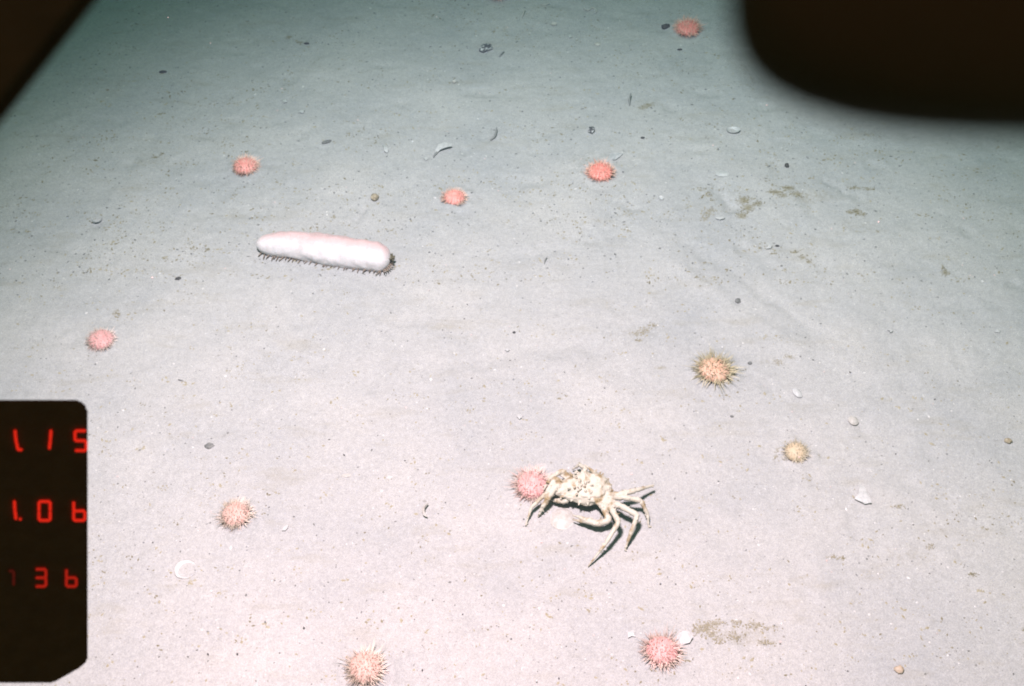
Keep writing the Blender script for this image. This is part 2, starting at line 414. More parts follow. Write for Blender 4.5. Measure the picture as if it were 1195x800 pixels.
    for k in range(11):
        g = -1.2 + k * .22; r = .030
        foot(tot / 2 - .016 + .017 * math.cos(g), r * math.sin(g) * .95, .008, Vector((math.cos(g), math.sin(g), -.35)), rng.uniform(.003, .006))
    f = bm_obj('tube_feet', bm, material('foot skin and shade', (.10, .075, .05), (.24, .19, .15), 200, .6), root); f['kind'] = 'stuff'
    g_ = bm_obj('shade_tips', bt, material('foot tip shade', (.05, .04, .025), (.09, .07, .045), 300, .7), root); g_['kind'] = 'stuff'
    # feeding tentacles at the mouth, their dark tone taking in the shade there
    bmt = bmesh.new()
    for k in range(13):
        a = rng.uniform(-1.3, 1.3); e_ = rng.uniform(-.2, .9)
        p = Vector((tot / 2 - .006, .004, .018)); d = Vector((math.cos(a), math.sin(a) + .3, e_)).normalized(); ln = rng.uniform(.008, .016)
        add_tube(bmt, [p, p + d * ln * .6, p + d * ln + Vector((0, 0, -.002))], [.0024, .0019, .0024], 6)
        add_blob(bmt, p + d * ln, (.0024, .0024, .002), 1)
    bm_obj('tentacles', bmt, material('tentacle skin and shade', (.045, .042, .022), (.10, .09, .05), 200, .6), root)
build_cucumber()

# ------------------------------------------------------------------ the crab: one continuous shell
def build_crab():
    bm = bmesh.new(); rng = random.Random(12)
    def J(px, py, z):
        return at(px, py, z)
    C = J(684, 569, .029)
    # carapace: broad at the back, narrowing to the front at the left, with swollen regions
    add_blob(bm, C, (.050, .038, .017), 4, .12, 2)
    for gx_, gy_ in ((.0, .018), (.0, -.018), (-.02, .0)):
        add_blob(bm, C + Vector((gx_, gy_, .009)), (.019, .013, .008), 2, .25, gx_ * 900 + gy_ * 400)
    add_blob(bm, C + Vector((.016, .010, .006)), (.026, .020, .016), 2, .1, 3)
    add_blob(bm, C + Vector((.014, -.014, .005)), (.026, .018, .015), 2, .1, 4)
    add_blob(bm, C + Vector((-.026, .0, .004)), (.026, .021, .014), 2, .1, 5)
    add_blob(bm, C + Vector((-.048, -.004, .0)), (.018, .015, .011), 2, .1, 6)
    for k in range(46):   # tubercles and spines
        g = rng.uniform(0, 6.28); q = math.sqrt(rng.random())
        d = Vector((q * math.cos(g), q * math.sin(g), math.sqrt(1 - q * q * .96)))
        p = C + Vector((d.x * .050 - .006, d.y * .037, d.z * .021 + .002))
        ln = rng.uniform(.0010, .0026) if k % 5 else .0065
        add_tube(bm, [p - d * .004, p + d * ln * .4, p + d * ln], [.0030, .0021, .0009], 6)
    for g in np.linspace(-2.9, 2.9, 18):   # marginal spines
        d = Vector((math.cos(g), math.sin(g), .25)); p = C + Vector((d.x * .044, d.y * .034, .0))
        ln = rng.uniform(.006, .011)
        add_tube(bm, [p, p + d * ln * .5, p + d * ln], [.0036, .0024, .0011], 6)
    # rostrum and front spines, eyes
    for dx, dy, ln in ((-.060, .006, .020), (-.060, -.008, .018), (-.040, .022, .014), (-.042, -.022, .012)):
        p = C + Vector((dx, dy, .004)); d = Vector((-1, dy * 20, .25)).normalized()
        add_tube(bm, [p - d * .01, p + d * ln * .5, p + d * ln], [.005, .0028, .0011], 6)
    p = J(693, 551, .05)
    add_tube(bm, [p - Vector((-.010, .0, .014)), p, p + Vector((-.018, .010, .012))], [.006, .0042, .0012], 8)
    def leg(joints, rads, spin=0, hairs=0):
        P = [J(*j) for j in joints]
        # segments stay straight between joints, with a slight swelling at each joint
        pts = []; rr = []
        for i in range(len(P) - 1):
            a, b_ = P[i], P[i + 1]
            for t in (0.0, .07, .16, .5, .84, .94):
                pts.append(a.lerp(b_, t)); r = .90 * (rads[i] + (rads[i + 1] - rads[i]) * t)
                rr.append(r * {0.0: .78, .07: .95, .16: 1.10, .5: .95, .84: 1.16, .94: 1.05}[t])
        pts.append(P[-1]); rr.append(rads[-1])
        add_tube(bm, pts, rr, 10)
        for i in range(len(P) - 1):
            for k in range(hairs):
                t = rng.random(); p = P[i].lerp(P[i + 1], t); r = rads[i] + (rads[i + 1] - rads[i]) * t
                d = Vector((rng.gauss(0, 1), rng.gauss(0, 1), rng.gauss(.3, 1))).normalized()
                add_tube(bm, [p, p + d * (r + rng.uniform(.0015, .0045))], [.0018, .0008], 5)
    # right side walking legs
    leg([(704, 577, 0.0266), (722, 577, 0.0448), (742, 572, 0.0433), (763, 566, 0.0266)], [.0072, .0066, .0052, .0022], hairs=11)
    leg([(706, 580, 0.0266), (727, 580, 0.0463), (748, 584, 0.0387), (756, 600, 0.0205), (757, 616, 0.0030)], [.0070, .0064, .0052, .0038, .0014], hairs=9)
    leg([(704, 584, 0.0250), (724, 590, 0.0433), (744, 601, 0.0433), (735, 625, 0.0220), (729, 642, 0.0030)], [.0074, .0070, .0058, .0042, .0014], hairs=9)
    leg([(702, 586, 0.0235), (714, 594, 0.0387), (722, 609, 0.0448), (707, 634, 0.0281), (686, 661, 0.0030)], [.0074, .0068, .0056, .0040, .0012], hairs=9)
    # left side walking legs
    leg([(664, 574, 0.0266), (650, 566, 0.0387), (641, 579, 0.0326), (633, 592, 0.0174), (628, 603, 0.0030)], [.0066, .0064, .0062, .0046, .0016], hairs=10)
    leg([(663, 570, 0.0266), (648, 558, 0.0425), (638, 575, 0.0349), (620, 592, 0.0190), (613, 614, 0.0030)], [.0064, .0060, .0050, .0036, .0012], hairs=6)
    leg([(668, 560, 0.0266), (656, 549, 0.0402), (642, 558, 0.0357), (634, 572, 0.0220)], [.0060, .0056, .0046, .0018], hairs=6)
    leg([(676, 558, 0.0266), (684, 547, 0.0357), (676, 542, 0.0235), (668, 548, 0.0060)], [.0056, .0050, .0040, .0014], hairs=8)
    # claws: the near arm bends back to the left under the body, pincer on the white shell
    leg([(696, 584, 0.0220), (704, 592, 0.0326), (711, 607, 0.0266), (697, 611, 0.0235), (684, 607, 0.0220)], [.0062, .0064, .0070, .0074, .0066], hairs=8)
    leg([(684, 607, 0.0220), (676, 603, 0.0205), (668, 601, 0.0144)], [.0058, .0036, .0012])
    leg([(684, 608, 0.0205), (677, 608, 0.0159), (668, 606, 0.0114)], [.0050, .0034, .0012])
    leg([(668, 578, 0.0220), (659, 585, 0.0205), (650, 584, 0.0159), (643, 583, 0.0129)], [.0060, .0062, .0050, .0016], hairs=8)
    me0 = bpy.data.meshes.new('tmp'); bm.to_mesh(me0); bm.free()
    tmp = bpy.data.objects.new('tmp', me0); COL.objects.link(tmp)
    rm = tmp.modifiers.new('r', 'REMESH'); rm.mode = 'VOXEL'; rm.voxel_size = .0011; rm.use_smooth_shade = True
    sm = tmp.modifiers.new('s', 'SMOOTH'); sm.factor = .4; sm.iterations = 2
    dg = bpy.context.evaluated_depsgraph_get(); dg.update()
    me = bpy.data.meshes.new_from_object(tmp.evaluated_get(dg)); me.name = 'crab'
    bpy.data.objects.remove(tmp); bpy.data.meshes.remove(me0)
    base = Vector((C.x, C.y, ghs(C.x, C.y)))
    me.transform(Matrix.Translation(-base))
    me.polygons.foreach_set('use_smooth', [True] * len(me.polygons))
    o = bpy.data.objects.new('crab', me); COL.objects.link(o); o.location = base
    me.materials.clear(); me.materials.append(CRABM)
    tag(o, 'cream coloured spiny crab with long thin legs standing beside a pink urchin', 'crab')
def crab_material():
    m = material('crab shell', (.20, .15, .08), (.365, .345, .29), 48, .6, .0010, 420, .25, 5, .36, .50)
    return m
CRABM = crab_material()
build_crab()

# ------------------------------------------------------------------ shells, fragments, pebbles and silt
M_WHITE = material('white shell', (.285, .29, .285), (.36, .36, .355), 120, .45, .0004, 500)
M_RIM = material('chalky shell', (.38, .37, .36), (.46, .455, .45), 120, .5, .0004, 500)
M_GREY = material('grey shell', (.22, .23, .23), (.33, .33, .33), 120, .6, .0004, 500)
M_CREAM = material('cream shell', (.28, .265, .24), (.35, .34, .32), 120, .5, .0004, 500)
M_DARK = material('dark stone', (.028, .028, .026), (.06, .058, .05), 260, .75, .0005, 500)
M_SLATE = material('grey stone', (.085, .09, .085), (.15, .15, .14), 200, .8, .0005, 500)
M_BROWN = material('brown stone', (.19, .155, .10), (.29, .255, .19), 220, .8, .0006, 500)
M_ORANGE = material('orange stone', (.32, .24, .17), (.31, .27, .215), 220, .7, .0005, 500)
M_SILT = material('olive silt', (.125, .11, .055), (.21, .19, .12), 160, .95)
M_SILT2 = material('pale olive silt', (.205, .18, .115), (.26, .24, .18), 160, .95)
M_FLECK = material('silt fleck', (.12, .105, .06), (.24, .22, .16), 30, .95)
M_MOTTLE = material('black and white shell', (.06, .06, .062), (.36, .36, .36), 130, .5, .0004, 500, .3, 3, .46, .62)

def valve(px, py, wpx, lpx, rot, label, mat=M_WHITE, dome=.32, up=True, sink=0.0, tilt=0.0, seed=0, name='shell', thick=.0011):
    """one bivalve valve: rounded outline with a beak, growth rings, real thickness; up = hollow side up"""
    rng = random.Random(seed); s = m_per_px(px, py); g = ground(px, py)
    a = wpx * s / 2; b_ = lpx * s / 2 / max(.55, abs(FW.z) + .0)
    nr, na = 9, 30; Vt = []; F = []
    for side in (0, 1):
        for j in range(nr + 1):
            r = j / nr
            for i in range(na):
                th = 2 * math.pi * i / na
                out = 1 + .10 * math.cos(th) - .07 * math.cos(2 * th) + .03 * mnoise.noise(Vector((math.cos(th) * 2, math.sin(th) * 2, seed * 2.3))) + (.05 * mnoise.noise(Vector((th * 3, seed, 0))) if j == nr else 0)
                h = dome * min(a, b_) * (1 - r ** 2.2) * (1 + .05 * math.sin(r * 22))
                h = -h if up else h
                Vt.append(Vector((a * r * out * math.cos(th), b_ * r * out * math.sin(th), h + (dome * min(a, b_) if up else 0) - side * thick)))
    n1 = (nr + 1) * na
    for j in range(nr):
        for i in range(na):
            q = (j * na + i, j * na + (i + 1) % na, (j + 1) * na + (i + 1) % na, (j + 1) * na + i)
            F.append(q[::-1]); F.append(tuple(v + n1 for v in q))
    for i in range(na):
        p, q = nr * na + i, nr * na + (i + 1) % na
        F.append((p, q, q + n1, p + n1))
    o = mesh_obj(name, Vt, F, mat, None, True, g + Vector((0, 0, .0015 - sink)))
    o.rotation_euler = (R(tilt), R(tilt * .6), R(rot))
    tag(o, label, 'shell'); return o
def fragment(px, py, poly, label, mat=M_WHITE, thick=.0022, curl=.15, seed=0, lift=.003, tilt=(0, 0), cat='shell piece', name='shell_fragment'):
    """broken plate of shell: pixel outline about (px, py), laid on the mud, curved and thick"""
    g = ground(px, py); P = [at(px + dx, py + dy, g.z) - g for dx, dy in poly]
    # refine the outline with small chips
    Q = []
    for i, p in enumerate(P):
        q = P[(i + 1) % len(P)]; n = 4
        for k in range(n):
            t = k / n; v = p.lerp(q, t); v = v * (1 + (.07 * mnoise.noise(v * 900 + Vector((seed, 0, 0))) if k else 0)); Q.append(v)
    rad = max(v.length for v in Q); bm = bmesh.new()
    tops = []; bots = []
    for f in (1.0, .66, .33):
        tr = []; br = []
        for v in Q:
            z = curl * rad * (1 - (f * v.length / rad) ** 2) + .0006 * mnoise.noise(v * f * 500)
            tr.append(bm.verts.new((v.x * f, v.y * f, z + lift))); br.append(bm.verts.new((v.x * f, v.y * f, z + lift - thick)))
        tops.append(tr); bots.append(br)
    ct = bm.verts.new((0, 0, curl * rad + lift)); cb = bm.verts.new((0, 0, curl * rad + lift - thick)); n = len(Q)
    for r in (0, 1):
        for i in range(n):
            j = (i + 1) % n
            bm.faces.new((tops[r][i], tops[r][j], tops[r + 1][j], tops[r + 1][i])); bm.faces.new((bots[r][j], bots[r][i], bots[r + 1][i], bots[r + 1][j]))
    for i in range(n):
        j = (i + 1) % n
        bm.faces.new((tops[2][i], tops[2][j], ct)); bm.faces.new((bots[2][j], bots[2][i], cb)); bm.faces.new((tops[0][j], tops[0][i], bots[0][i], bots[0][j]))
    bmesh.ops.recalc_face_normals(bm, faces=bm.faces)
    o = bm_obj(name, bm, mat, None, False, g); o.rotation_euler = (R(tilt[0]), R(tilt[1]), 0)
    tag(o, label, cat); return o
def pebble(px, py, wpx, lpx, label, mat, rot=0, flat=.55, seed=1, rough=.3, name='pebble', cat='pebble', sink=.3):
    s = m_per_px(px, py); g = ground(px, py); a = wpx * s / 2; b_ = lpx * s / 2; h = min(a, b_) * flat
    bm = bmesh.new(); add_blob(bm, Vector((0, 0, h * (1 - sink))), (a, max(b_, .7 * b_), h), 3, rough, seed)
    o = bm_obj(name, bm, mat, None, True, g); o.rotation_euler = (0, 0, R(rot)); tag(o, label, cat); return o
M_STEM_SHADE = material('grey stem and shadow', (.13, .135, .13), (.19, .19, .18), 200, .85)  # stems whose grey tone stands for their shadows too
def strand(px, py, pts, label, mat, r=.0014, name='worm_tube', cat='worm tube', zs=None):
    g = ground(px, py)
    r = r * (1.5 if name == 'stem' else 1.15)
    P = [at(px + dx * .8, py + dy * .8, g.z) - g + Vector((0, 0, (zs[i] if zs else 0) + r * .7)) for i, (dx, dy) in enumerate(pts)]
    rr = [r * (1.0 - .5 * abs(2 * i / (len(P) - 1) - 1) ** 2) for i in range(len(P))]
    p2, r2 = smooth_path(P, rr, 5); bm = bmesh.new(); add_tube(bm, p2, r2, 7)
    o = bm_obj(name, bm, mat, None, True, g); tag(o, label, cat); return o
SILT = []
def clump(px, py, spots, label, mat=M_SILT, dens=1.0, seed=0, name='silt_clump', size=.0017):
    """loose flakes of silt heaped over elliptical spots (dx, dy, rx, ry in pixels)"""
    rng = random.Random(seed); g = ground(px, py); bm = bmesh.new()
    for dx, dy, rx, ry in spots:
        n = max(8, int(rx * ry * .62 * dens) + int(5 * dens))
        SILT.append((at(px + dx, py + dy), rx * m_per_px(px, py), ry * m_per_px(px, py) / max(.45, -ray(px, py).normalized().z), mat is M_SILT))
        for k in range(n):
            q = rng.random() ** .62; th = rng.uniform(0, 6.28)
            X, Y = px + dx + rx * q * math.cos(th), py + dy + ry * q * math.sin(th)
            p = at(X, Y, g.z); z = ghs(p.x, p.y) + .0004
            r = size * rng.uniform(.4, 1.25)
            rot = Matrix.Rotation(rng.uniform(0, 6.28), 3, 'Z')
            add_blob(bm, Vector((p.x, p.y, z)) - g, (r * rng.uniform(.7, 1.6), r * rng.uniform(.5, .9), r * rng.uniform(.15, .4)), 1, .5, rng.uniform(0, 90), rot)
    o = bm_obj(name, bm, mat, None, True, g); tag(o, label, 'silt clump', 'clumps of olive silt on the mud'); return o

# shells
valve(215, 664, 28, 17, 8, 'thin white ring of a hollow shell half filled with mud below the pale orange urchin', M_RIM, .42, True, .0058, 9, 1, 'shell', .0024)
valve(655, 605, 31, 22, -20, 'round white shell under the pincer of the crab', M_CREAM, .34, False, .001, 0, 2)
valve(995, 491.5, 13, 9, 10, 'small oval white shell, lower of the two ovals right of the tan urchin', M_CREAM, .5, False, -.002, 6, 3)
valve(930, 459, 11, 10, 30, 'small round white shell between the tan urchin and the ochre urchin', M_WHITE, .45, False, -.001, 5, 4)
valve(855, 153, 17, 9, -5, 'white hollow shell with a raised rim below the black rounded housing', M_WHITE, .5, True, .003, -8, 5)
valve(842, 203, 18, 7, 0, 'low elongated white shell lying up left of the grey gouge in the mud', M_WHITE, .28, False, .0005, 0, 6)
valve(113, 257, 13, 9, -15, 'grey shell half sunk in the dim mud at left', M_GREY, .4, True, .003, -10, 7)
valve(697, 51.5, 8, 5, 0, 'tiny pale oval shell on the dim mud left of the deep red urchin', M_CREAM, .4, False, 0, 0, 8)
valve(646, 28.5, 8, 4, 5, 'tiny pale shell near the top edge right of the mottled shell', M_CREAM, .4, True, .001, 0, 9)
valve(530, 96, 6, 4, 5, 'tiny white cupped shell below the mottled shell', M_CREAM, .5, True, .001, -8, 10)
valve(771, 231.5, 7, 5, 20, 'tiny white shell on mud right of the bright red urchin', M_WHITE, .4, True, .001, 0, 11)
# fragments
fragment(1006, 580, [(-3, -13), (3, -9), (5, -2), (11, 8), (3, 9), (-9, 3), (-5, -2)], 'white triangular shell fragment with a brown tip right of the ochre urchin', M_WHITE, .003, .18, 1, .004, (6, -5))
fragment(799, 745, [(-9, -4), (-2, -7), (6, -6), (10, 0), (6, 6), (-3, 8), (-8, 4)], 'white shell fragment leaning against the right side of the pink urchin', M_WHITE, .003, .2, 2, .005, (8, -10))
fragment(736, 740, [(-5, -3), (-1, -2), (2, -4), (5, -2), (4, 1), (6, 4), (1, 3), (-3, 5), (-4, 1)], 'small jagged white shell chip left of the pink urchin at the bottom', M_WHITE, .002, .1, 3)
fragment(518, 174, [(-10, 3), (-6, -2), (2, -4), (9, -4), (10, -1), (3, 1), (-4, 3), (-9, 6)], 'curved white shell sliver above the small coral urchin', M_WHITE, .0025, .25, 4, .006, (10, 0))
fragment(449, 175, [(-3, -4), (1, -4), (4, 1), (3, 4), (-1, 3)], 'small white shell chip above the sea cucumber head end', M_WHITE, .002, .3, 5, .004, (0, 12))
fragment(497, 186, [(-3, -1), (1, -2), (3, 0), (0, 2)], 'tiny flat white chip just below the curved shell sliver', M_WHITE, .0015, .1, 6)
fragment(498, 598, [(2, -9), (4, -8), (1, -3), (1, 3), (3, 8), (-1, 6), (-3, 0), (-1, -5)], 'thin upright crescent of pinkish shell left of the crab', M_CREAM, .003, .4, 7, .006, (0, -25))
fragment(567, 57, [(-8, 3), (-5, -3), (1, -5), (7, -3), (8, 1), (3, 3), (-3, 5)], 'black and white mottled shell piece near the top edge', M_MOTTLE, .004, .35, 8, .004)
fragment(690, 153, [(-4, 2), (-2, -4), (3, -4), (4, 1), (1, 4)], 'small black and white shell piece above the bright red urchin', M_MOTTLE, .003, .4, 9, .004)
fragment(333, 617, [(-4, 3), (-1, -2), (4, -4), (3, 0), (0, 3)], 'small white shell chip right of the pale orange urchin', M_WHITE, .002, .15, 10)
fragment(404, 555, [(-6, 1), (-2, -2), (5, -2), (6, 1), (0, 2)], 'flat white shell chip in open mud left of the crab', M_CREAM, .0012, .05, 11, .001)
fragment(718, 182, [(-8, 4), (-6, -1), (0, -3), (9, -2), (5, 2), (0, 5)], 'pale translucent shell flake behind the bright red urchin', M_GREY, .0015, .1, 12, .002)
fragment(606, 487, [(-3, 0), (-1, -3), (2, -2), (3, 1), (0, 3)], 'bright white dot of shell on the open mud above the crab', M_WHITE, .002, .3, 13)
fragment(592, 409, [(-3, 0), (0, -2), (3, 0), (0, 2)], 'bright white shell chip highest of those in the middle of the open mud', M_WHITE, .002, .3, 14)
fragment(898, 289, [(-4, 2), (-1, -2), (3, -1), (1, 2)], 'small white chip beside a dark crumb right of the gouge', M_WHITE, .002, .3, 15)
fragment(840, 255, [(-6, -1), (0, 1), (6, -1), (5, 1), (0, 2.5), (-5, 1)], 'thin white shell crescent below the grey gouge in the mud', M_WHITE, .0015, .2, 16)
fragment(332, 119, [(-3, -2), (1, -2), (3, 1), (-1, 2)], 'tiny white chip in the dim mud above the coral pink urchin', M_WHITE, .002, .3, 17)
fragment(352, 131, [(-4, 1), (0, -1), (4, -2), (2, 2)], 'tiny white sliver right of the coral pink urchin', M_WHITE, .0015, .2, 18)
fragment(665, 43, [(-2, -1), (1, -2), (2, 1), (-1, 2)], 'tiny bright chip on the dim mud right of the mottled shell', M_WHITE, .0015, .2, 19)
fragment(1038, 387, [(0, 0), (-3, -1), (0, -2), (4, -1), (3, 1), (0, 2)], 'small white chip in the mud at right above the lower oval shell', M_WHITE, .002, .2, 20)
fragment(1164, 387, [(-3, 1), (-1, -2), (3, -1), (2, 2)], 'small white chip near the right edge of the picture', M_WHITE, .002, .2, 21)
# worm tubes and strands
strand(690, 10, [(-12, -1), (-5, 3), (2, -1), (8, 4), (5, 7)], 'pale branching worm tube near the top edge', M_CREAM, .0022)
strand(611, 17, [(-2, 4), (0, 0), (2, -4)], 'short pale worm tube standing near the mottled shell', M_CREAM, .0018, zs=[0, .004, .008])
strand(636, 5, [(-7, 0), (0, 1), (7, -1)], 'pale flat worm tube at the top edge', M_CREAM, .0018)
strand(669, 2, [(-1, -3), (1, 1), (2, 4)], 'tiny pale worm tube touching the top edge', M_CREAM, .0016)
strand(509, 178, [(4, -3), (1, 1), (-2, 4), (-4, 8)], 'dark hooked stem and shadow at the left end of the curved shell sliver', M_STEM_SHADE, .002, 'stem', 'stem')
strand(578, 160, [(-7, 5), (-1, 1), (1, -4), (2, -8)], 'dark forked stem and shadow above the small coral urchin', M_STEM_SHADE, .0022, 'stem', 'stem', [0, .003, .006, .012])
strand(735, 118, [(0, 6), (-1, 1), (1, -5)], 'short dark stem and shadow on the mud above the bright red urchin', M_STEM_SHADE, .0022, 'stem', 'stem', [0, .006, .012])
strand(586, 64, [(-4, 3), (0, -1), (3, -3)], 'short dark stem and shadow right of the mottled shell', M_STEM_SHADE, .0016, 'stem', 'stem', [0, .003, .004])
strand(211, 444, [(-4, -1), (0, 0), (4, 1)], 'dark sliver lying in open mud right of the pale pink urchin', M_SLATE, .0016, 'sliver', 'sliver')
strand(636, 305, [(-1, 4), (0, 0), (3, -4)], 'thin dark stem and shadow on pale mud below the red urchins', M_STEM_SHADE, .0011, 'stem', 'stem', [0, .003, .006])
# pebbles
pebble(437.5, 232, 9, 10, 'round brown pebble between the sea cucumber and the small coral urchin', M_BROWN, 0, .9, 1)
pebble(208, 325, 7, 4.5, 'dark grey pebble on bare mud left of the sea cucumber', M_DARK, 15, .5, 2)
pebble(190, 84, 9, 4, 'flat dark pebble on dim mud near the black diagonal bar', M_DARK, 5, .5, 3)
pebble(918, 194, 5, 7, 'small round black pebble right of the low white shell', M_DARK, 0, .9, 4)
pebble(777, 32, 11, 7, 'dark pebble touching the left spines of the deep red urchin', M_DARK, 10, .7, 5)
pebble(793, 58, 6, 3, 'tiny black pebble below the deep red urchin', M_DARK, 0, .6, 6)
pebble(861, 352, 7, 7, 'grey pebble in a small pit above the tan urchin', M_SLATE, 0, .7, 7)
pebble(244, 520, 11, 8, 'flat grey pebble in open mud right of the black data stamp box', M_SLATE, 0, .18, 8)
pebble(1049, 782, 11, 10, 'round orange pebble at the lower right', M_ORANGE, 0, .6, 9)
pebble(1176, 515, 9, 7, 'brown pebble by the right edge of the picture', M_BROWN, -20, .7, 10)
pebble(381, 166, 12, 5, 'slanting dark grey flake right of the coral pink urchin', M_SLATE, 28, .6, 11)
pebble(358, 51, 6, 3, 'black crumb at the end of a silt streak on the dim mud', M_DARK, 0, .7, 12)
pebble(907, 287, 5, 3, 'dark crumb beside a white chip right of the gouge', M_DARK, 0, .6, 13)
pebble(875, 424, 5, 4, 'small grey crumb right of the tan urchin', M_SLATE, 0, .7, 14)
pebble(854, 486, 4, 3, 'small grey crumb below the tan urchin', M_SLATE, 0, .7, 15)
pebble(750, 161, 5, 3, 'dark crumb up right of the bright red urchin', M_DARK, 0, .6, 16)
pebble(600, 388, 3.5, 3, 'tiny dark crumb in the middle of the pale mud', M_DARK, 0, .7, 17)
# silt clumps large enough to point at
clump(850, 737, [(-27, -4, 15, 11), (-14, -9, 14, 6), (10, -10, 10, 5), (31, -6, 12, 7), (8, 6, 14, 8), (-12, 10, 10, 5), (40, 14, 8, 5), (-36, -2, 7, 9), (52, -4, 12, 3), (50, 14, 8, 3), (-20, 2, 12, 8)],
      'wide patch of pale olive silt right of the pink urchin at the bottom', M_SILT2, .75, 1)
clump(750, 387, [(-6, 2, 10, 4), (4, -2, 8, 6), (12, -9, 6, 4), (-4, 11, 6, 3)], 'wedge of pale olive silt above left of the tan urchin', M_SILT2, .9, 2)
clump(868, 239, [(0, -6, 10, 6), (5, 3, 10, 6), (-2, 12, 9, 5), (16, -1, 9, 4)], 'dark olive silt clump just right of the grey gouge', M_SILT, 1.1, 3)
clump(826, 250, [(0, -2, 8, 5), (-4, 5, 7, 4), (5, -6, 6, 4)], 'small olive silt clump left below the grey gouge', M_SILT2, 1.1, 4)
clump(824, 224, [(-6, -4, 7, 2), (3, 2, 6, 3), (8, 8, 4, 2)], 'thin olive silt streak left of the grey gouge', M_SILT, 1.0, 5)
clump(922, 223, [(-2, -4, 11, 4), (8, 3, 10, 4), (-8, 5, 7, 3), (-18, 1, 14, 3)], 'olive silt clump right of the gouge in a long streak', M_SILT, 1.0, 6)
clump(1000, 247, [(0, 0, 7, 5), (-8, 0, 7, 3), (7, 3, 5, 3)], 'olive silt clump on the dim mud at right', M_SILT, 1.1, 7)
clump(1008, 219, [(-10, 0, 12, 2), (5, 1, 9, 2)], 'long thin olive silt streak right of the gouge', M_SILT, 1.3, 8)
clump(1103, 318, [(0, 0, 6, 5), (-3, -6, 3, 3)], 'small dark olive silt clump near the right edge', M_SILT, 1.2, 9)
clump(935, 298, [(-8, -5, 7, 2), (2, 1, 6, 3), (9, 6, 4, 3)], 'slanting olive silt streak down right of the gouge', M_SILT, 1.1, 10)
clump(1135, 671, [(0, 0, 8, 3)], 'short dark olive silt clump at the lower right', M_SILT, 1.2, 11)
clump(922, 420, [(0, -4, 10, 3), (-12, 2, 7, 4)], 'faint olive silt streak right of the tan urchin', M_SILT2, .8, 12)
clump(912, 527, [(-4, -2, 7, 3), (-7, 6, 5, 3), (2, 8, 6, 2)], 'olive silt crumbs left of the ochre urchin', M_SILT2, .8, 13)
clump(343, 47, [(-6, -3, 6, 2), (7, 3, 6, 2)], 'dark silt streak on the dim mud at the top left', M_SILT, 1.3, 14)
clump(1085, 638, [(0, 0, 6, 4)], 'small olive silt clump right below the triangular shell fragment', M_SILT2, 1.2, 15)
clump(975, 650, [(-4, 0, 7, 3), (6, 1, 5, 3)], 'pair of olive silt crumbs left below the triangular shell fragment', M_SILT2, 1.0, 16)
clump(1049, 591, [(0, 0, 9, 3)], 'small olive silt streak right of the triangular shell fragment', M_SILT2, 1.2, 17)
clump(748, 122, [(2, 2, 9, 3), (10, -1, 8, 3)], 'olive silt streak above the bright red urchin', M_SILT, .7, 19)
clump(185, 181, [(-4, 2, 5, 2), (4, -1, 4, 2)], 'dark silt crumbs on the dim mud left of the coral pink urchin', M_SILT, 1.3, 20)
clump(136, 366, [(0, 0, 6, 5)], 'olive silt clump above the pale pink urchin', M_SILT2, 1.1, 21)

SILT.append((at(772, 429), 14 * m_per_px(772, 429), 5 * m_per_px(772, 429), False))
_sv = np.zeros(len(co))
for p, a, b_, dk in SILT:   # silt settled into the mud under each clump
    dd = ((co[:, 0] - p.x) / (a * 1.05)) ** 2 + ((co[:, 1] - p.y) / (b_ * 1.05)) ** 2
    _sv = np.maximum(_sv, np.exp(-dd * 1.1) * (1.0 if dk else .8))
for px, py, rx, ry, k in ((945, 228, 75, 16, .62), (690, 283, 60, 18, .5), (745, 388, 40, 16, .58), (865, 742, 75, 22, .6), (1000, 262, 60, 22, .55), (640, 385, 60, 16, .5), (600, 310, 70, 20, .48), (1060, 650, 90, 30, .52), (900, 422, 50, 14, .55), (180, 190, 60, 14, .55), (480, 300, 60, 16, .45), (1100, 300, 60, 25, .52), (760, 120, 50, 14, .55)):
    p = at(px, py); sc_ = m_per_px(px, py); b_ = ry * sc_ / -ray(px, py).normalized().z
    dd = ((co[:, 0] - p.x) / (rx * sc_)) ** 2 + ((co[:, 1] - p.y) / b_) ** 2
    _sv = np.maximum(_sv, np.exp(-dd) * k)
_at = seabed.data.attributes.new('silt', 'FLOAT', 'POINT'); _at.data.foreach_set('value', _sv.astype(np.float32))
